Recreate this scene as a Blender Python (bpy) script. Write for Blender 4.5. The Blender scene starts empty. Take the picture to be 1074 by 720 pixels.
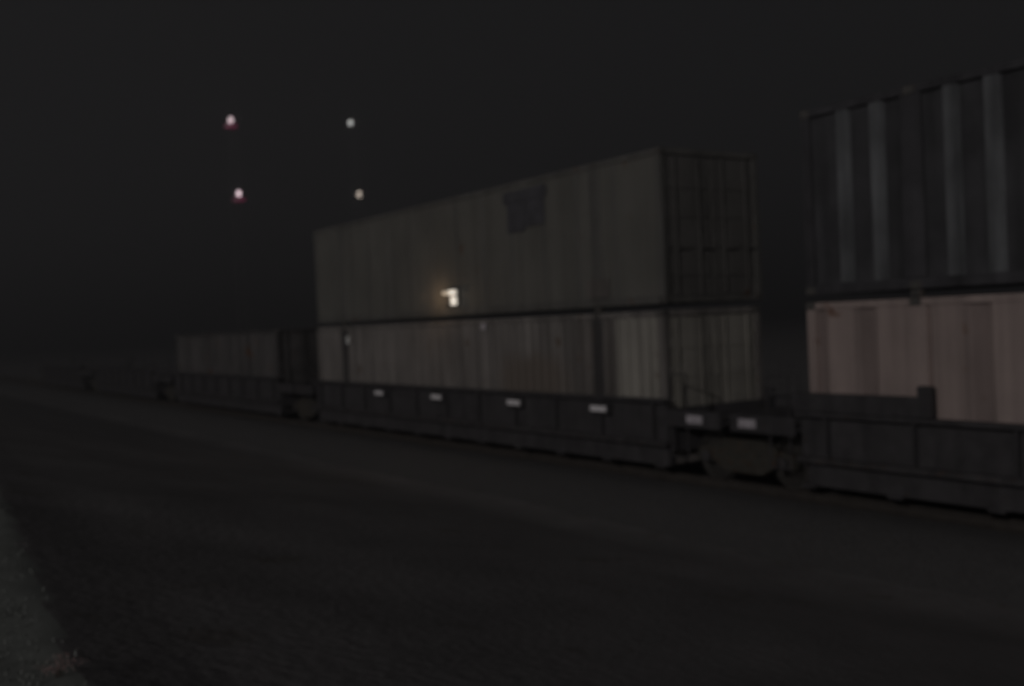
import bpy, bmesh, math, random
from mathutils import Vector, Matrix
random.seed(7)
R = math.radians
scene = bpy.context.scene
COL = scene.collection
HAZE = .0075
EYE = 3.65                      # camera height over the low ground; world z = eye-relative z + EYE
RAIL = EYE - 3.03               # top of rail
XN = 13.13                      # near face of the containers (lateral distance from the camera)
CW, CL, CH = 2.59, 16.15, 2.90  # container width / length / height

# ------------------------------------------------------------------ helpers
def link(name, bm, mats, parent=None, smooth=False):
    me = bpy.data.meshes.new(name)
    bmesh.ops.recalc_face_normals(bm, faces=bm.faces)
    bm.to_mesh(me); bm.free()
    for m in (mats if isinstance(mats, (list, tuple)) else [mats]): me.materials.append(m)
    if smooth:
        for p in me.polygons: p.use_smooth = True
    o = bpy.data.objects.new(name, me); COL.objects.link(o)
    if parent: o.parent = parent
    return o
def tag(o, label=None, cat=None, group=None, kind=None):
    if label: o['label'] = label
    if cat: o['category'] = cat
    if group: o['group'] = group
    if kind: o['kind'] = kind
    return o
def empty(name, loc, label, cat, group=None, rz=0):
    o = bpy.data.objects.new(name, None); COL.objects.link(o)
    o.location = loc; o.rotation_euler = (0, 0, rz); o.empty_display_size = .3
    return tag(o, label, cat, group)
def box(bm, x0, x1, y0, y1, z0, z1, bev=0, mi=0):
    vs = [bm.verts.new(p) for p in ((x0,y0,z0),(x1,y0,z0),(x1,y1,z0),(x0,y1,z0),(x0,y0,z1),(x1,y0,z1),(x1,y1,z1),(x0,y1,z1))]
    fs = [bm.faces.new([vs[i] for i in f]) for f in ((3,2,1,0),(4,5,6,7),(0,1,5,4),(1,2,6,5),(2,3,7,6),(3,0,4,7))]
    for f in fs: f.material_index = mi
    if bev:
        es = list({e for f in fs for e in f.edges})
        r = bmesh.ops.bevel(bm, geom=es, offset=bev, segments=1, affect='EDGES')
        for f in r['faces']: f.material_index = mi
def tube(bm, a, b, r0, r1=None, n=8):
    a, b = Vector(a), Vector(b); r1 = r0 if r1 is None else r1
    d = (b-a).normalized()
    q = Vector((0,0,1)) if abs(d.z) < .9 else Vector((1,0,0))
    u = d.cross(q).normalized(); v = d.cross(u)
    A = [bm.verts.new(a+(u*math.cos(t)+v*math.sin(t))*r0) for t in (2*math.pi*k/n for k in range(n))]
    B = [bm.verts.new(b+(u*math.cos(t)+v*math.sin(t))*r1) for t in (2*math.pi*k/n for k in range(n))]
    for k in range(n): bm.faces.new((A[k],A[(k+1)%n],B[(k+1)%n],B[k]))
    bm.faces.new(A[::-1]); bm.faces.new(B)
def bars(pairs, r, n=6):
    bm = bmesh.new()
    for a, b in pairs: tube(bm, a, b, r, n=n)
    return bm
def lathe(bm, prof, axis_c, n=20, axis='x'):
    rings = []
    for (h, r) in prof:
        ring = []
        for k in range(n):
            t = 2*math.pi*k/n
            p = (h, r*math.cos(t), r*math.sin(t)) if axis == 'x' else (r*math.cos(t), r*math.sin(t), h)
            ring.append(bm.verts.new(Vector(p)+Vector(axis_c)))
        rings.append(ring)
    for A, B in zip(rings, rings[1:]):
        for k in range(n): bm.faces.new((A[k],A[(k+1)%n],B[(k+1)%n],B[k]))
    bm.faces.new(rings[0]); bm.faces.new(rings[-1][::-1])
def ball(bm, c, r, n=10):
    bmesh.ops.create_uvsphere(bm, u_segments=n, v_segments=n-2, radius=r, matrix=Matrix.Translation(c))

# ------------------------------------------------------------------ materials
def mat(name, col, rough=.7, var=.25, scale=3., streak=0., rust=0., rustcol=(.10,.045,.02), metal=0., bump=0., bscale=40., coord='Object', sp=.3, stain=None):
    m = bpy.data.materials.new(name); m.use_nodes = True
    nt = m.node_tree; N = nt.nodes; L = nt.links
    b = N['Principled BSDF']; b.inputs['Roughness'].default_value = rough; b.inputs['Metallic'].default_value = metal
    b.inputs['Specular IOR Level'].default_value = sp
    tc = N.new('ShaderNodeTexCoord')
    n1 = N.new('ShaderNodeTexNoise'); n1.inputs['Scale'].default_value = scale; n1.inputs['Detail'].default_value = 6; n1.inputs['Roughness'].default_value = .6
    L.new(tc.outputs[coord], n1.inputs['Vector'])
    mr = N.new('ShaderNodeMapRange'); mr.inputs[1].default_value = .3; mr.inputs[2].default_value = .7
    mr.inputs[3].default_value = 1-var; mr.inputs[4].default_value = 1+var
    L.new(n1.outputs['Fac'], mr.inputs[0])
    mul = N.new('ShaderNodeMix'); mul.data_type = 'RGBA'; mul.blend_type = 'MULTIPLY'; mul.inputs[0].default_value = 1
    mul.inputs[6].default_value = (*col, 1); L.new(mr.outputs[0], mul.inputs[7])
    out = mul.outputs[2]
    if streak:
        mp = N.new('ShaderNodeMapping'); mp.inputs['Scale'].default_value = (2.2, 2.2, .12); L.new(tc.outputs[coord], mp.inputs[0])
        n2 = N.new('ShaderNodeTexNoise'); n2.inputs['Scale'].default_value = 1.6; n2.inputs['Detail'].default_value = 5; L.new(mp.outputs[0], n2.inputs['Vector'])
        m2 = N.new('ShaderNodeMapRange'); m2.inputs[1].default_value = .35; m2.inputs[2].default_value = .65; m2.inputs[3].default_value = 1-streak; m2.inputs[4].default_value = 1+streak*.5
        L.new(n2.outputs['Fac'], m2.inputs[0])
        mu2 = N.new('ShaderNodeMix'); mu2.data_type = 'RGBA'; mu2.blend_type = 'MULTIPLY'; mu2.inputs[0].default_value = 1
        L.new(out, mu2.inputs[6]); L.new(m2.outputs[0], mu2.inputs[7]); out = mu2.outputs[2]
    if rust:
        n3 = N.new('ShaderNodeTexNoise'); n3.inputs['Scale'].default_value = scale*2.3; n3.inputs['Detail'].default_value = 8; L.new(tc.outputs[coord], n3.inputs['Vector'])
        m3 = N.new('ShaderNodeMapRange'); m3.inputs[1].default_value = .68-rust*.25; m3.inputs[2].default_value = .76-rust*.2; L.new(n3.outputs['Fac'], m3.inputs[0])
        mx = N.new('ShaderNodeMix'); mx.data_type = 'RGBA'; L.new(m3.outputs[0], mx.inputs[0]); L.new(out, mx.inputs[6]); mx.inputs[7].default_value = (*rustcol, 1); out = mx.outputs[2]
    if stain:
        cy, cz, ry, rz, sc = stain
        mp = N.new('ShaderNodeMapping'); mp.inputs['Location'].default_value = (0, -cy/ry, -cz/rz); mp.inputs['Scale'].default_value = (0, 1/ry, 1/rz); L.new(tc.outputs[coord], mp.inputs[0])
        ln = N.new('ShaderNodeVectorMath'); ln.operation = 'LENGTH'; L.new(mp.outputs[0], ln.inputs[0])
        ad = N.new('ShaderNodeMath'); ad.operation = 'ADD'; L.new(ln.outputs['Value'], ad.inputs[0]); L.new(n1.outputs['Fac'], ad.inputs[1])
        m5 = N.new('ShaderNodeMapRange'); m5.inputs[1].default_value = 1.15; m5.inputs[2].default_value = 1.6; m5.inputs[3].default_value = 1; m5.inputs[4].default_value = 0; L.new(ad.outputs[0], m5.inputs[0])
        mx = N.new('ShaderNodeMix'); mx.data_type = 'RGBA'; L.new(m5.outputs[0], mx.inputs[0]); L.new(out, mx.inputs[6]); mx.inputs[7].default_value = (*sc, 1); out = mx.outputs[2]
    L.new(out, b.inputs['Base Color'])
    if bump:
        n4 = N.new('ShaderNodeTexNoise'); n4.inputs['Scale'].default_value = bscale; n4.inputs['Detail'].default_value = 5; L.new(tc.outputs[coord], n4.inputs['Vector'])
        bp = N.new('ShaderNodeBump'); bp.inputs['Strength'].default_value = bump; bp.inputs['Distance'].default_value = .05
        L.new(n4.outputs['Fac'], bp.inputs['Height']); L.new(bp.outputs[0], b.inputs['Normal'])
    return m
def emit(name, col, strength):
    m = bpy.data.materials.new(name); m.use_nodes = True
    b = m.node_tree.nodes['Principled BSDF']; b.inputs['Base Color'].default_value = (.6,.6,.6,1); b.inputs['Roughness'].default_value = .3
    b.inputs['Emission Color'].default_value = (*col,1); b.inputs['Emission Strength'].default_value = strength
    return m

M = dict(
  steel   = mat('black_steel', (.064,.060,.064), .85, .22, 4, .2, .1, (.06,.045,.035)),
  flange  = mat('scuffed_steel', (.066,.062,.065), .7, .3, 5, .2, .3),
  truck   = mat('truck_casting', (.062,.058,.050), .85, .3, 6, 0, .4),
  tread   = mat('wheel_steel', (.16,.15,.14), .45, .2, 8, metal=.8),
  rail    = mat('rail_steel', (.06,.052,.047), .7, .25, 5),
  tape    = mat('reflective_tape', (.97,.93,.96), .35, .05, 20, sp=.6),
  dirtytape = mat('dirty_reflective_tape', (.52,.48,.52), .5, .3, 9),
  casting = mat('corner_casting', (.10,.095,.09), .7, .3, 9, 0, .3),
  roof    = mat('container_roof', (.16,.16,.16), .7, .3, 2, 0, .4),
  floor   = mat('container_floor', (.06,.05,.045), .85, .3, 3),
  placard = mat('white_placard', (.85,.85,.83), .5, .1, 12),
  letter  = mat('dark_paint', (.085,.083,.093), .6, .25, 4),
  rod     = mat('galvanised_rod', (.17,.165,.155), .7, .2, 9),
  navy    = mat('navy_panel', (.060,.059,.064), .65, .3, 1.3, .35),
  navyrib = mat('scuffed_navy_rib', (.140,.144,.152), .6, .35, 1.1, .45),
  navydk  = mat('dark_navy_post', (.062,.060,.066), .65, .3, 1.5, .3),
  pink    = mat('pale_rust_pink', (.40,.318,.298), .7, .12, .9, .22, .12, (.22,.13,.10)),
  pinkrib = mat('brown_pink_rib', (.27,.212,.20), .7, .15, .9, .2, .15, (.16,.10,.07)),
  olive   = mat('grey_olive_paint', (.152,.146,.133), .65, .13, .7, .14, .05),
  oliverib= mat('grey_olive_edge', (.130,.125,.118), .65, .15, .8, .2, .08),
  olivedoor = mat('dim_olive_door', (.125,.119,.114), .8, .15, .8, .15, .05),
  tan     = mat('drab_grey_brown', (.215,.196,.186), .7, .16, .8, .32, .12, (.12,.085,.06), stain=(4.4, 1.45, 1.5, .75, (.165,.138,.120))),
  tanlite = mat('pale_grey_panel', (.315,.295,.265), .65, .12, 1., .28, .06, (.15,.11,.08)),
  tandk   = mat('dirty_brown_rib', (.145,.130,.122), .7, .2, 1., .3, .15),
  slate   = mat('falloff_dark_slate', (.105,.098,.098), .7, .25, .9, .35, .15),  # falloff of the light along the train put into a darker base colour
  slatedk = mat('darker_slate_rib', (.075,.070,.070), .7, .25, .9, .3, .15),
  mast    = mat('dull_galvanised', (.09,.09,.095), .6, .2, 2.),
  gravel  = mat('gravel_ground', (.200,.190,.192), .95, .2, .55, 0, .2, (.14,.125,.115), bump=.35, bscale=9),
  ballast = mat('track_ballast', (.120,.115,.116), .95, .25, 14, bump=1., bscale=22),
  grass   = mat('dry_grass', (.235,.245,.232), .9, .3, 1.5),
  leaf    = mat('scrub_leaf', (.085,.085,.055), .8, .35, 5),
  redleaf = mat('reddish_dry_leaf', (.50,.32,.31), .85, .3, 6),
  stem    = mat('scrub_stem', (.07,.055,.04), .9, .3, 8),
  lamp    = emit('warm_white_lamp', (1.,.90,.76), .95),
  dimlamp = emit('dim_warm_lamp', (1.,.84,.62), .28),
  redcore = emit('red_beacon_lamp', (1.,.76,.82), 3.1),
  redhalo= emit('red_beacon_halo', (1.,.05,.30), .19),
  whitecore=emit('dim_white_beacon', (.95,.95,.92), 1.9),
  ambercore=emit('dim_warm_beacon', (1.,.84,.70), 1.5),
)

# ------------------------------------------------------------------ containers
def prism(prof, z0, z1, back, swap=False, mids=None):
    """profile [(depth outwards, along)] extruded in z, closed by a flat back"""
    bm = bmesh.new()
    def pt(d, a, z): return (a, d, z) if swap else (d, a, z)
    n = len(prof)
    lo = [bm.verts.new(pt(d,a,z0)) for d,a in prof]; hi = [bm.verts.new(pt(d,a,z1)) for d,a in prof]
    blo = [bm.verts.new(pt(back,a,z0)) for d,a in prof]; bhi = [bm.verts.new(pt(back,a,z1)) for d,a in prof]
    for i in range(n-1):
        f = bm.faces.new((lo[i],lo[i+1],hi[i+1],hi[i]))
        if mids: f.material_index = mids[i]
        bm.faces.new((blo[i+1],blo[i],bhi[i],bhi[i+1]))
        bm.faces.new((hi[i],hi[i+1],bhi[i+1],bhi[i])); bm.faces.new((lo[i+1],lo[i],blo[i],blo[i+1]))
    bm.faces.new((lo[0],hi[0],bhi[0],blo[0])); bm.faces.new((hi[-1],lo[-1],blo[-1],bhi[-1]))
    return bm
def profile(kind, y0, y1, matfn=None, out=0., skip=()):
    """returns profile points (depth 0 = outermost, + = inwards) and material index per strip"""
    P, I = [], []
    def add(d, a, mi=0):
        if P: I.append(mi)
        P.append((d, a))
    if kind == 'post':
        step, w, dep = .61, .20, .055
        add(dep, y0)
        ph = (y1-y0) % step
        k = 1 if ph < .3 else 0
        while y0 + ph + k*step < y1 - .25:
            c = y0 + ph + k*step
            if not any(abs(c-s) < .35 for s in skip):
                add(dep, c-w/2-.03, 0); add(0, c-w/2, 1); add(0, c+w/2, 1); add(dep, c+w/2+.03, 1)
            k += 1
        add(dep, y1, 0)
    elif kind == 'wide':
        step, dep = .92, .05
        add(dep, y0); y = y0 + .05
        while y + step < y1:
            add(dep, y+.24, 1); add(0, y+.34, 1); add(0, y+.82, 0); add(dep, y+.92, 0); y += step
        add(dep, y1, 1)
    elif kind == 'corr':
        step, dep = .30, .036
        add(dep, y0); y = y0 + .02
        while y + step < y1:
            add(dep, y+.07, 0); add(0, y+.13, 0); add(0, y+.22, 0); add(dep, y+.28, 0); y += step
        add(dep, y1, 0)
    else:       # smooth sheet with slight rivet seams every 1.2 m
        dep = .012
        add(dep, y0); y = y0
        while y + 1.22 < y1 - .1:
            y += 1.22
            add(dep, y-.05, 0); add(.002, y-.04, 1); add(.002, y+.04, 1); add(dep, y+.05, 1)
        add(dep, y1, 0)
    if matfn:
        I = [matfn((P[i][1]+P[i+1][1])/2, I[i]) for i in range(len(I))]
    return P, I

def container(y, zbase, kind, mats, label, length=CL, posts40=True, matfn=None, postmat=None, doors=True, doormat=None, liftmat=None):
    """near-end bottom centre at the origin; +y runs away from the camera along the train"""
    h, W = CH, CW/2
    t = empty('shipping_container', (XN+W, y, zbase), label, 'shipping container', 'containers stacked on the train')
    pm = postmat or mats[1]
    inset40 = 1.98
    pc = [inset40, length-inset40] if posts40 else []
    skip = pc
    P, I = profile(kind, .16, length-.16, matfn, skip=skip)
    for sgn in (-1, 1):
        prof = [(sgn*(W-.012-d), a) for d, a in P]
        link('side_wall', prism(prof, .16, h-.12, sgn*(W-.10), mids=I), mats, t)
        bm = bmesh.new(); box(bm, sgn*W, sgn*(W-.09), .17, length-.17, .0, .158, .006); link('bottom_rail', bm, pm, t)
        bm = bmesh.new(); box(bm, sgn*W, sgn*(W-.08), .17, length-.17, h-.118, h-.012, .006); link('top_rail', bm, pm, t)
        for yy in (0, length-.16):
            bm = bmesh.new(); box(bm, sgn*W, sgn*(W-.14), yy, yy+.16, .12, h-.12, .008); link('corner_post', bm, pm, t)
            for zz in (0, h-.118):
                bm = bmesh.new(); box(bm, sgn*(W+.003), sgn*(W-.17), yy-.003, yy+.175, zz, zz+.118, .01); link('corner_casting', bm, M['casting'], t)
        for c in pc:
            bm = bmesh.new(); box(bm, sgn*(W+.002), sgn*(W-.095), c-.17, c+.17, .162, h-.122, .01); link('lifting_post', bm, M['navydk'] if kind == 'post' else liftmat or pm, t)
            for zz in (0.002, h-.12):
                bm = bmesh.new(); box(bm, sgn*(W+.006), sgn*(W-.16), c-.10, c+.10, zz, zz+.117, .01); link('corner_casting', bm, M['casting'], t)
    # roof, floor
    bm = bmesh.new(); y0 = .17
    prof = []
    a = .17
    while a < length-.3:
        prof += [(h-.03, a), (h-.03, a+.10), (h-.012, a+.13), (h-.012, a+.25)]; a += .28
    prof.append((h-.03, length-.17))
    for (d0,a0),(d1,a1) in zip(prof, prof[1:]):
        v = [bm.verts.new(p) for p in ((-W+.085,a0,d0),(W-.085,a0,d0),(W-.085,a1,d1),(-W+.085,a1,d1))]; bm.faces.new(v)
        v = [bm.verts.new(p) for p in ((-W+.085,a0,h-.07),(-W+.085,a1,h-.07),(W-.085,a1,h-.07),(W-.085,a0,h-.07))]; bm.faces.new(v)
    bmesh.ops.remove_doubles(bm, verts=bm.verts, dist=1e-4)
    link('roof', bm, M['roof'], t)
    bm = bmesh.new(); box(bm, -W+.095, W-.095, .17, length-.17, .03, .13); link('floor', bm, M['floor'], t)
    # ends: doors at the near end, ribbed wall at the far end
    for yy, nm in ((0, 'near'), (length, 'far')):
        s = 1 if nm == 'near' else -1
        bm = bmesh.new(); box(bm, -W+.17, W-.17, *sorted((yy+s*.01, yy+s*.13)), h-.12, h-.004, .006); link('header', bm, pm, t)
        bm = bmesh.new(); box(bm, -W+.17, W-.17, *sorted((yy+s*.01, yy+s*.13)), .004, .13, .006); link('sill', bm, pm, t)
    if doors:
        for sg in (-1, 1):
            bm = bmesh.new(); box(bm, *sorted((sg*.012, sg*(W-.145))), .045, .10, .135, h-.125, .008)
            for zz in (.5, 1.05, 1.6, 2.15): box(bm, *sorted((sg*.05, sg*(W-.19))), .03, .047, zz, zz+.25, .008)
            d = link('door', bm, doormat or mats[0], t)
            for xx in (.32, .92):
                lr = link('lock_rod', bars([((sg*xx,.015,.16),(sg*xx,.015,h-.16))], .017, 8), doormat or mats[0], d)
                bm = bmesh.new(); box(bm, *sorted((sg*xx-.02, sg*xx+.30)), -.012, .0, 1.02, 1.06, .004); link('handle', bm, doormat or mats[0], d)
            for zz in (.35, 1.0, 1.7, 2.4):
                bm = bmesh.new(); box(bm, *sorted((sg*(W-.20), sg*(W-.10))), .012, .029, zz, zz+.10, .004)
                link('hinge', bm, doormat or mats[0], d)
    else:
        P2, I2 = profile('corr', -W+.15, W-.15)
        link('end_wall', prism([(.03+d, a) for d, a in P2], .135, h-.125, .12, swap=True, mids=[0]*len(I2)), mats, t)
    P2, I2 = profile('corr', -W+.15, W-.15)
    link('end_wall', prism([(length-.03-d, a) for d, a in P2], .135, h-.125, length-.12, swap=True, mids=[0]*len(I2)), mats, t)
    return t

Z = lambda z: z + EYE
LOW, UP = Z(.10)-CH, Z(.22)        # bases of the lower and upper boxes

c1l = container(11.30-CL, LOW, 'wide', [M['pink'], M['pinkrib']],
    'pale pinkish brown ribbed container, lower of the nearest stack at the right edge', postmat=M['pink'])
c1u = container(11.28-CL, UP, 'post', [M['navy'], M['navyrib']],
    'near black container with pale upright ribs on the pinkish one', postmat=M['navydk'])
def low_mats(a, mi):
    if a < 1.45: return 1
    if a < 2.75: return 2
    if a < 5.8: return 0
    return 0
c2l = container(14.70, LOW, 'corr', [M['tan'], M['tanlite'], M['tandk']],
    'drab grey brown container with a paler near end, under the smooth olive grey one', matfn=low_mats, postmat=M['tan'], doormat=M['tanlite'], liftmat=M['slatedk'])
c2u = container(14.62, UP, 'smooth', [M['olive'], M['oliverib']],
    'smooth olive grey container bearing a dark square mark, upper of the middle stack', postmat=M['oliverib'], doormat=M['olivedoor'])
c3 = container(34.3, LOW, 'corr', [M['slate'], M['slatedk']],
    'slate container darkened for light falloff, standing single in the farther railcar, left of the stacks', length=12.19, posts40=False)

# markings and placards on the sides (children of their container)
def plate(name, parent, y, z, w, h, m, thick=.006, prof=.0):
    bm = bmesh.new(); box(bm, -CW/2-.004-thick, -CW/2-.004, y-w/2, y+w/2, z-h/2, z+h/2, .001); return link(name, bm, m, parent)
bm = bmesh.new()     # dark square emblem: broad upper band, narrower lower block split by a slim gap
X = -CW/2
for (ya, yb, za, zb) in ((3.62,5.30,2.44,2.70),(3.72,4.42,1.86,2.437),(4.45,5.16,1.78,2.437)):
    box(bm, X-.006, X+.013, ya, yb, za, zb, .004)
mk = link('painted_emblem', bm, M['letter'], c2u); mk['label'] = 'dark squarish painted emblem'
bm = bmesh.new(); box(bm, X-.008, X+.012, 1.62, 2.34, .19, .56, .004); link('marking_panel', bm, M['tandk'], c2u)
plate('placard', c2l, 28.58-14.70, 2.90-.42, .20, .22, M['placard'])
plate('placard', c2l, 20.99-14.70, 2.90-.18, .22, .14, M['dirtytape'])
plate('placard', c1l, 11.30-CL+CL-11.30+8.0+4.85-.9, 2.55, .9, .16, M['letter'])

# twist locks between lower and upper boxes: things that sit in the castings
lock_mesh = None
for (base, who) in ((11.30-CL, 'between the pinkish brown and the near black container'), (14.70, 'between the drab brown and the olive grey container')):
    for k, c in enumerate((1.98, CL-1.98)):
        for sgn in (-1,):
            if lock_mesh is None:
                bm = bmesh.new(); box(bm, -.06, .06, -.09, .09, 0, .118, .012); box(bm, -.10, -.062, -.02, .02, .045, .07, .004)
                o = link('twist_lock', bm, M['casting']); lock_mesh = o.data
            else:
                o = bpy.data.objects.new('twist_lock', lock_mesh); COL.objects.link(o)
            o.location = (XN+.085, base+c, LOW+CH+.001)
            tag(o, 'twist lock %s, %s one' % (who, ('near','far')[k]), 'twist lock', 'twist locks between the boxes')

# ------------------------------------------------------------------ well cars
XC = XN + CW/2
def bogie(parent, y):
    t = bpy.data.objects.new('truck', None); COL.objects.link(t); t.parent = parent; t.location = (0, y, 0)
    for yy in (-.89, .89):
        for sg in (-1, 1):
            bm = bmesh.new(); lathe(bm, [(sg*.70,.47),(sg*.715,.49),(sg*.74,.49),(sg*.745,.455),(sg*.80,.455),(sg*.835,.45),(sg*.835,.38),(sg*.79,.35),(sg*.80,.14),(sg*.86,.12),(sg*.86,0.001)], (0,yy,.455), 28)
            link('wheel', bm, M['tread'], t, False)
        link('axle', bars([((-.9,yy,.455),(.9,yy,.455))], .085, 12), M['truck'], t)
    for sg in (-1, 1):
        x = sg*.985
        bm = bmesh.new()
        pr = [(-1.12,.36),(-1.12,.60),(-.80,.66),(-.45,.80),(.45,.80),(.80,.66),(1.12,.60),(1.12,.36),(.72,.38),(.40,.22),(-.40,.22),(-.72,.38)]
        A = [bm.verts.new((x-.08,a,b)) for a,b in pr]; B = [bm.verts.new((x+.08,a,b)) for a,b in pr]
        bm.faces.new(A); bm.faces.new(B[::-1])
        for i in range(len(pr)): bm.faces.new((A[i],A[(i+1)%len(pr)],B[(i+1)%len(pr)],B[i]))
        link('side_frame', bm, M['truck'], t)
        for yy in (-.89,.89):
            bm = bmesh.new(); lathe(bm, [(x+sg*.05,.11),(x+sg*.15,.11),(x+sg*.17,.07)], (0,yy,.455), 14)
            link('bearing_cap', bm, M['flange'], t)
        for yy in (-.2,0,.2):
            bm = bmesh.new(); lathe(bm, [(.30,.07),(.62,.07)], (x,yy,0), 10, 'z')
            link('spring', bm, M['truck'], t)
    bm = bmesh.new(); box(bm, -.9,.9,-.2,.2,.62,.78,.03); link('bolster', bm, M['truck'], t)
    return t
def well_car(y, wl, label, near_truck=False, top=1.48, raised=0., refl=(), zr=1.20, gap=3.4, tape=None, farrefl=True):
    """origin: rail level under the near end of the well; local +y along the train"""
    t = empty('well_car', (XC, y, RAIL), label, 'railcar', 'well cars of the train')
    hw = 1.50
    tape = tape or M['tape']
    for sg in (-1, 1):
        bm = bmesh.new()
        box(bm, sg*1.33, sg*(1.345+.02), -.1, wl+.1, .66, top, 0)
        box(bm, sg*1.367, sg*hw, -.15, wl+.15, top-.07, top+.008, .01)          # top chord
        s = link('side_sill', bm, M['steel'], t)
        bm = bmesh.new(); box(bm, sg*1.367, sg*hw, -.15, wl+.15, .60, .70, .01)
        link('bottom_chord', bm, M['flange'], s)
        y_ = .2; first = None
        while y_ < wl:
            if first is None:
                bm = bmesh.new(); box(bm, sg*1.367, sg*1.47, 0, .04, .702, top-.072)
                first = q = link('stiffener', bm, M['steel'], s)
            else:
                q = first.copy(); COL.objects.link(q); q.parent = s
            q.location.y = y_; y_ += 1.55
        if raised:
            bm = bmesh.new(); box(bm, sg*1.36, sg*1.505, wl-2.15, wl+.18, top+.012, top+raised, .015)
            link('end_guard', bm, M['steel'], t)
            bm = bmesh.new(); box(bm, sg*1.37, sg*1.52, wl-2.32, wl-2.10, top+.012, top+raised+.16, .02)
            link('guide_post', bm, M['steel'], t)
        for ry in refl:
            bm = bmesh.new(); box(bm, sg*1.502, sg*1.512, ry-.25, ry+.25, zr-.055, zr+.055, .002); link('reflector', bm, tape, t)
            bm = bmesh.new(); box(bm, sg*1.366, sg*1.5, ry-.30, ry+.30, zr-.11, zr+.11, .01); link('reflector_bracket', bm, M['steel'], t)
    bm = bmesh.new()
    y_ = .1
    while y_ < wl:
        box(bm, -1.325, 1.325, y_, y_+.25, .17, .222, .008); y_ += 1.6
    for sg in (-1,1): box(bm, sg*1.20, sg*1.325, -.05, wl+.05, .224, .66, 0)
    link('well_floor', bm, M['steel'], t)
    for e, ey in ((-1, 0.), (1, wl)):
        L_ = gap/2 - .12
        bm = bmesh.new()
        a, b = sorted((ey+e*.18, ey+e*(L_)))
        box(bm, -1.42, 1.42, a, b, 1.06, 1.13, .008)                              # deck over the truck
        box(bm, -.30, .30, *sorted((ey+e*.16, ey+e*(L_+.08))), .80, 1.056, .02)    # centre sill
        box(bm, -1.33, 1.33, *sorted((ey+e*.105, ey+e*.17)), .5, 1.30, .01)       # bulkhead
        p = link('end_platform', bm, M['steel'], t)
        for sg in (-1, 1):
            bm = bmesh.new(); box(bm, sg*1.425, sg*1.50, a, b, 1.0, 1.30, .01); link('step_plate', bm, M['steel'], p)
            ym = ey + e*(.96 if e < 0 else 1.18)
            ym = min(max(ym, a+.3), b-.3)
            bm = bmesh.new(); box(bm, sg*1.502, sg*1.515, ym-.20, ym+.20, 1.08, 1.23, .004)
            link('reflector', bm, M['dirtytape'] if tape is M['tape'] and (e < 0 or farrefl) else M['flange'], t)
            yh = ey + e*.3
            link('grab_iron', bars([((sg*1.46,yh,1.30),(sg*1.46,yh,1.95)),((sg*1.46,yh,1.95),(sg*1.46,yh+e*.45,1.95)),((sg*1.46,yh+e*.45,1.95),(sg*1.46,yh+e*.45,1.30))], .014), M['steel'], p)
            link('step', bars([((sg*1.45,yh,1.0),(sg*1.45,yh,.45)),((sg*1.45,yh,.45),(sg*1.45,yh+e*.42,.45)),((sg*1.45,yh+e*.42,.45),(sg*1.45,yh+e*.42,1.0))], .016), M['steel'], p)
    bm = bmesh.new(); tube(bm, (0,wl+gap/2-.3,.9),(0,wl+gap/2+.25,.9),.13,n=12); link('coupler', bm, M['truck'], t)
    bogie(t, wl+gap/2)
    if near_truck: bogie(t, -gap/2)
    # brake wheel on the far end platform
    bm = bmesh.new()
    n = 20
    for k in range(n):
        a0, a1 = 2*math.pi*k/n, 2*math.pi*(k+1)/n
        tube(bm, (.7+.26*math.cos(a0), wl+.9, 1.75+.26*math.sin(a0)), (.7+.26*math.cos(a1), wl+.9, 1.75+.26*math.sin(a1)), .016, n=6)
    for k in range(4): tube(bm, (.7,wl+.9,1.75), (.7+.26*math.cos(k*math.pi/2+.4), wl+.9, 1.75+.26*math.sin(k*math.pi/2+.4)), .012, n=6)
    tube(bm, (.7,wl+.9,1.75),(.7,wl+.9,1.132),.03,n=8)
    link('brake_wheel', bm, M['steel'], t)
    return t
def copy_tree(o, parent=None):
    c = o.copy(); COL.objects.link(c)
    if parent: c.parent = parent
    for ch in list(o.children): copy_tree(ch, c)
    return c
G1 = 3.40
w1 = well_car(11.30-CL, CL, 'black well car carrying the pinkish brown and near black containers at right', True, top=1.40, raised=.31, gap=G1)
w2 = well_car(14.70, CL, 'black well car with white reflectors under the olive grey container stack', top=1.48, refl=(16.49-14.7,19.54-14.7,23.05-14.7,26.27-14.7), farrefl=False, zr=1.23, gap=G1)
w3 = well_car(34.3, 12.19, 'black well car holding the single dark slate container', top=1.5, gap=3.6, tape=M['flange'])
w4 = copy_tree(w3); w4.location.y = 50.1
w4['label'] = 'empty black well car next behind the single dark slate container'
w5 = copy_tree(w3); w5.location.y = 65.9
w5['label'] = 'farthest empty black well car at the left end of the train'

# ------------------------------------------------------------------ lit lamp clipped on the upper container
ly, lz = 22.2, Z(.71)
lamp = empty('work_lamp', (XN-.006, ly, lz), 'lit L shaped warm white lamp low on the olive grey container', 'lamp')
bm = bmesh.new(); box(bm, -.03, 0, -.16, .56, -.26, .16, .008); link('back_plate', bm, M['oliverib'], lamp)
bm = bmesh.new(); box(bm, -.16, -.032, -.155, .40, .142, .158, .004); link('hood', bm, M['steel'], lamp)
bm = bmesh.new(); box(bm, -.13, -.05, -.13, .14, .02, .135, .015); link('lens', bm, M['lamp'], lamp)
bm = bmesh.new(); box(bm, -.12, -.05, .145, .46, .03, .125, .015); link('dim_lens', bm, M['dimlamp'], lamp)
bm = bmesh.new(); box(bm, -.12, -.05, -.13, .06, -.235, -.03, .015); link('lens', bm, M['lamp'], lamp)

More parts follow.
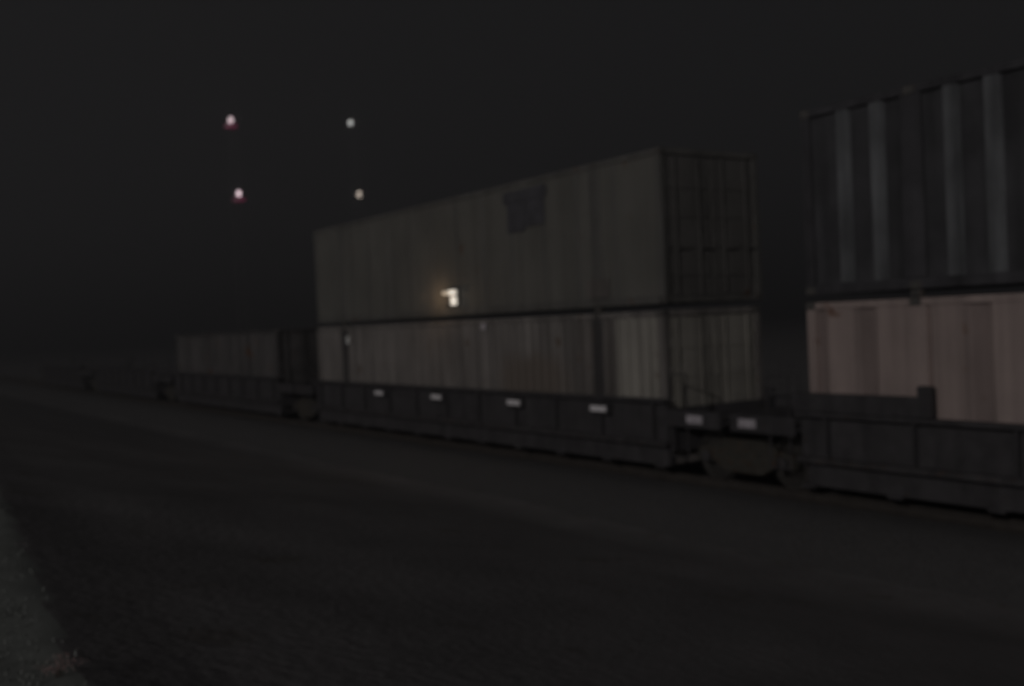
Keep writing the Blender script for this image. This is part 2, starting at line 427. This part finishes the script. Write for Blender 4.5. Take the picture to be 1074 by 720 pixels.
pl = bpy.data.lights.new('lamp_light', 'POINT'); pl.energy = 4.5; pl.color = (1., .66, .38); pl.shadow_soft_size = 0.
po = bpy.data.objects.new('lamp_light', pl); COL.objects.link(po); po.parent = lamp; po.location = (-.45, .80, .0)

# ------------------------------------------------------------------ rails
def rail_bm(y0, y1):
    bm = bmesh.new()
    pr = [(-.07,0),(-.07,.012),(-.012,.035),(-.012,.125),(-.036,.14),(-.036,.168),(-.028,.178),(.028,.178),(.036,.168),(.036,.14),(.012,.125),(.012,.035),(.07,.012),(.07,0)]
    A = [bm.verts.new((a,y0,b)) for a,b in pr]; B = [bm.verts.new((a,y1,b)) for a,b in pr]
    bm.faces.new(A); bm.faces.new(B[::-1])
    for i in range(len(pr)): bm.faces.new((A[i],A[(i+1)%len(pr)],B[(i+1)%len(pr)],B[i]))
    return bm
for sg, lb in ((-1,'rusty steel rail under the train, the one on the camera side'), (1,'rusty steel rail under the train, the one on the far side')):
    o = link('rail', rail_bm(-40, 260), M['rail']); o.location = (XC+sg*.7525, 0, RAIL-.178)
    tag(o, lb, 'rail', 'rails of the track')

# ------------------------------------------------------------------ terrain
def smooth(a, b, x):
    t = min(1, max(0, (x-a)/(b-a))); return t*t*(3-2*t)
def crest(y):                     # lateral position of the bank's edge
    if y < 6: return 1.02
    return 1.02 + .085*(y-6) if y < 14 else 1.70 + .03*(min(y, 40)-14)
def hnoise(x, y):
    return (math.sin(x*1.3+y*.7)+math.sin(x*.6-y*1.1+2)+math.sin(x*2.9+y*2.3+1)*.4)*.5
BANK = EYE - 1.70
def ground_h(x, y):
    c = crest(y)
    if x < c: z = BANK + .015*hnoise(x*2, y*2) - smooth(-6, -40, x)*.6
    else:
        drop = x - c
        base = BANK - .26*min(drop, .8)
        z = base + (0.02-base)*min(1, max(0, (drop-.8)/(10.9-c-.8))) if x < 10.9 else .02
        z += .03*hnoise(x, y)*min(1, drop)
    if x > 10.9: z = .02 + .02*hnoise(x*.5, y*.5)
    return z
xs = [-600,-250,-100,-50,-25,-12,-6,-3,-1.5,-.8,-.4,0,.3,.6,.8,.95,1.05,1.15,1.25,1.35,1.45,1.55,1.65,1.75,1.9,2.1,2.4,2.8,3.3,4,5,6,7,8,9,10,10.9,11.5,12.5,14,17,20,26,40,70,120,250,600]
ys = [-120,-60,-30,-15,-8,-4,-2] + [k*.5 for k in range(0,60)] + [30+k*2 for k in range(0,26)] + [85,95,110,140,180,260,420,800]
bm = bmesh.new()
grid = [[bm.verts.new((x,y,ground_h(x,y))) for x in xs] for y in ys]
gf = []
for j in range(len(ys)-1):
    for i in range(len(xs)-1):
        f = bm.faces.new((grid[j][i],grid[j][i+1],grid[j+1][i+1],grid[j+1][i]))
        ym = (ys[j]+ys[j+1])/2; xm = (xs[i]+xs[i+1])/2
        f.material_index = 1 if (xm < crest(ym)+.05 and xm > -12) else 0
        f.smooth = True
tag(link('ground', bm, [M['gravel'], M['grass']]), kind='structure')
# ballast bed
bm = bmesh.new()
bx = [XC-3.1, XC-2.3, XC-1.7, XC-1.0, XC-.55, XC, XC+.55, XC+1.0, XC+1.7, XC+2.3, XC+3.1]
bz = [-.06, .17, .42, .45, .44, .43, .44, .45, .42, .17, -.06]
by = [-40+.5*k for k in range(0, 281)] + [102,110,130,180,260]
rows = [[bm.verts.new((x+random.uniform(-.05,.05), y, z+random.uniform(-.02,.02))) for x,z in zip(bx,bz)] for y in by]
for A, B in zip(rows, rows[1:]):
    for i in range(len(bx)-1): bm.faces.new((A[i],A[i+1],B[i+1],B[i])).smooth = True
tag(link('ballast_bed', bm, M['ballast']), kind='structure')
# grass
bm = bmesh.new()
def tuft(x, y, z, n, h, spread, w=.006):
    for _ in range(n):
        a = random.uniform(0,6.283); l = h*random.uniform(.5,1.1); ln = random.uniform(.15,.8)*l
        bx_, by_ = x+random.gauss(0,spread), y+random.gauss(0,spread)
        d = Vector((math.cos(a),math.sin(a),0)); s = Vector((-d.y,d.x,0))*w
        p0 = Vector((bx_,by_,z-.01)); p1 = p0+d*ln*.35+Vector((0,0,l*.6)); p2 = p0+d*ln+Vector((0,0,l*.9))
        v = [bm.verts.new(p) for p in (p0-s,p0+s,p1+s*.8,p1-s*.8,p2)]
        bm.faces.new((v[0],v[1],v[2],v[3])); bm.faces.new((v[3],v[2],v[4]))
for _ in range(2600):
    y = random.uniform(3.2, 22); c = crest(y)
    x = c - random.random()**1.4*3.2 - .10
    tuft(x, y, ground_h(x,y), 9, random.uniform(.015,.04), .07)
tag(link('grass', bm, M['grass']), 'pale dry grass on the bank at the lower left corner', 'grass', kind='stuff')
# scrub plants
def scrub(name, x, y, h, w, n, m, label, cat):
    z = ground_h(x, y)
    t = empty(name, (x,y,z), label, cat)
    bm = bmesh.new(); tips = []
    for k in range(14):
        a = random.uniform(0,6.283); r = w*math.sqrt(random.random())*.8
        p1 = Vector((r*.45*math.cos(a), r*.45*math.sin(a), h*.5)); p2 = Vector((r*math.cos(a), r*math.sin(a), h*random.uniform(.7,1)))
        tube(bm, (0,0,-.03), p1, h*.014, h*.010, 5); tube(bm, p1, p2, h*.010, h*.004, 5); tips += [(p1,p2)]
    link('stem', bm, M['stem'], t)
    bm = bmesh.new()
    for _ in range(n):
        p1, p2 = random.choice(tips); q = p1.lerp(p2, random.random()**.7)+Vector((random.gauss(0,w*.16),random.gauss(0,w*.16),random.gauss(0,h*.07)))
        L_ = h*random.uniform(.035,.075)
        u = Vector((random.gauss(0,1),random.gauss(0,1),random.gauss(0,.6))).normalized(); v = u.cross(Vector((random.gauss(0,1),random.gauss(0,1),1))).normalized()
        q.z = max(q.z, .03)
        bm.faces.new([bm.verts.new(p) for p in (q-u*L_, q+v*L_*.45, q+u*L_, q-v*L_*.45)])
    link('foliage', bm, m, t)
    return t
scrub('dry_weed', .95, 5.75, .09, .16, 400, M['redleaf'], 'small reddish dry weed on the edge of the grassy bank', 'weed')

# ------------------------------------------------------------------ lattice masts with beacons
def mast(x, y, beacons, label, top):
    t = empty('radio_mast', (x, y, .0), label, 'radio mast', 'lit radio masts beyond the train')
    hw = .55
    corners = [(-hw,-hw),(hw,-hw),(hw,hw),(-hw,hw)]
    for c in corners:
        link('leg', bars([((c[0],c[1],-.1),(c[0],c[1],top))], .05, 6), M['mast'], t)
    bm = bmesh.new(); z = .8; k = 0
    while z + 1.4 < top:
        for i in range(4):
            a, b = corners[i], corners[(i+1)%4]
            tube(bm, (a[0],a[1],z), (b[0],b[1],z), .02, n=4)
            p, q = (a, b) if (k+i) % 2 else (b, a)
            tube(bm, (p[0],p[1],z), (q[0],q[1],z+1.4), .02, n=4)
        z += 1.4; k += 1
    link('lattice', bm, M['mast'], t)
    link('lightning_rod', bars([((0,0,top-.2),(0,0,top+2.2))], .03, 6), M['mast'], t)
    bm = bmesh.new(); box(bm, -.62,.62,-.62,.62, top-.05, top+.02); link('top_platform', bm, M['mast'], t)
    bm = bmesh.new(); box(bm, -1.,1.,-1.,1.,-.2,.3,.04); link('footing', bm, M['ballast'], t)
    for (dx, dy, z, core, r, red) in beacons:
        bm = bmesh.new(); lathe(bm, [(z-.80,.10),(z-.62,.26),(z-.50,.26)], (dx,dy,0), 12, 'z'); tube(bm, (dx,dy,z-.7),(dx*.6,dy*.6,z-.9),.05)
        b = link('beacon', bm, M['mast'], t)
        bm = bmesh.new(); lathe(bm, [(z-r,r*.5),(z-r*.7,r*.85),(z+r*.5,r*.8),(z+r,r*.35)], (dx,dy,0), 12, 'z'); link('bulb', bm, core, b, True)
        if red:
            bm = bmesh.new(); lathe(bm, [(z-1.15,.55),(z-1.1,.9),(z-.9,.98),(z-.80,.9)], (dx,dy,0), 16, 'z'); link('red_halo', bm, M['redhalo'], b, True)  # glowing ring below the bulb imitates the red halo, not a lamp part
    return t
mast(52.7, 151.1, [(-.33,.1,Z(31.52),M['redcore'],.42,True), (.27,-.1,Z(20.73),M['redcore'],.42,True)],
     'dark lattice mast with two pinkish red beacons, beyond the train', Z(33.5))
mast(68.9, 144.4, [(-.36,.16,Z(31.0),M['whitecore'],.40,False), (.36,-.17,Z(20.24),M['ambercore'],.46,False)],
     'dark lattice mast with two dim white beacons, beyond the train', Z(33.0))

# ------------------------------------------------------------------ mist added to lift the blacks and fade the far train
bm = bmesh.new(); box(bm, -620, 620, -140, 820, -2.5, Z(33.5)+3)
hz = link('haze', bm, [])
hm = bpy.data.materials.new('added_mist'); hm.use_nodes = True
hn = hm.node_tree.nodes; hn.clear()
ho = hn.new('ShaderNodeOutputMaterial'); pv = hn.new('ShaderNodeVolumePrincipled')
pv.inputs['Color'].default_value = (.62,.62,.66,1); pv.inputs['Density'].default_value = HAZE; pv.inputs['Anisotropy'].default_value = .5
hm.node_tree.links.new(pv.outputs[0], ho.inputs['Volume']); hz.data.materials.append(hm)
tag(hz, 'thin mist volume added to lift the blacks and fade the far train', 'mist', kind='stuff')

# ------------------------------------------------------------------ light, sky, camera
EL = R(18); AZ = Vector((1., .50, 0)).normalized()
sun_d = bpy.data.lights.new('added_key', 'SUN'); sun_d.energy = .98; sun_d.angle = R(.5); sun_d.color = (1, .965, .93)  # added directional key, stands in for a lamp out of view near the camera
sun = bpy.data.objects.new('added_key', sun_d); COL.objects.link(sun)
trav = Vector((AZ.x*math.cos(EL), AZ.y*math.cos(EL), -math.sin(EL)))
sun.rotation_euler = trav.to_track_quat('-Z', 'Y').to_euler(); sun.location = (-20,-10,20)
w = bpy.data.worlds.new('World'); scene.world = w; w.use_nodes = True
nt = w.node_tree; bg = nt.nodes['Background']
tc = nt.nodes.new('ShaderNodeTexCoord'); nz = nt.nodes.new('ShaderNodeTexNoise'); nz.inputs['Scale'].default_value = 2.2; nz.inputs['Detail'].default_value = 5
nt.links.new(tc.outputs['Generated'], nz.inputs['Vector'])
cr = nt.nodes.new('ShaderNodeMix'); cr.data_type = 'RGBA'
cr.inputs[6].default_value = (.0092,.0094,.0102,1); cr.inputs[7].default_value = (.0104,.0099,.0100,1)
nt.links.new(nz.outputs['Fac'], cr.inputs[0]); nt.links.new(cr.outputs[2], bg.inputs['Color']); bg.inputs['Strength'].default_value = 1.

F, YAW, PIT, ROL = 1100.05, .58551, -.019996, .044106
right = Vector((math.cos(YAW), -math.sin(YAW), 0)); fwd = Vector((math.sin(YAW), math.cos(YAW), 0)); up = Vector((0,0,1))
up2 = up*math.cos(PIT) - fwd*math.sin(PIT); fwd2 = fwd*math.cos(PIT) + up*math.sin(PIT)
r3 = right*math.cos(ROL) - up2*math.sin(ROL); u3 = up2*math.cos(ROL) + right*math.sin(ROL)
cd = bpy.data.cameras.new('camera'); cam = bpy.data.objects.new('camera', cd); COL.objects.link(cam)
mt = Matrix((( r3.x,u3.x,-fwd2.x,0),(r3.y,u3.y,-fwd2.y,0),(r3.z,u3.z,-fwd2.z,0),(0,0,0,1)))
cam.matrix_world = Matrix.Translation((0,0,EYE)) @ mt
cd.sensor_fit = 'HORIZONTAL'; cd.sensor_width = 36; cd.lens = F/1074*36
cd.clip_start = .05; cd.clip_end = 3000
cd.dof.use_dof = True; cd.dof.focus_distance = 2.0; cd.dof.aperture_fstop = cd.lens/1000/.0130; cd.dof.aperture_blades = 0
scene.camera = cam
scene.view_settings.view_transform = 'Standard'; scene.view_settings.look = 'None'; scene.view_settings.exposure = 0; scene.view_settings.gamma = 1
scene.render.engine = 'CYCLES'
scene.cycles.use_denoising = True
scene.cycles.max_bounces = 4
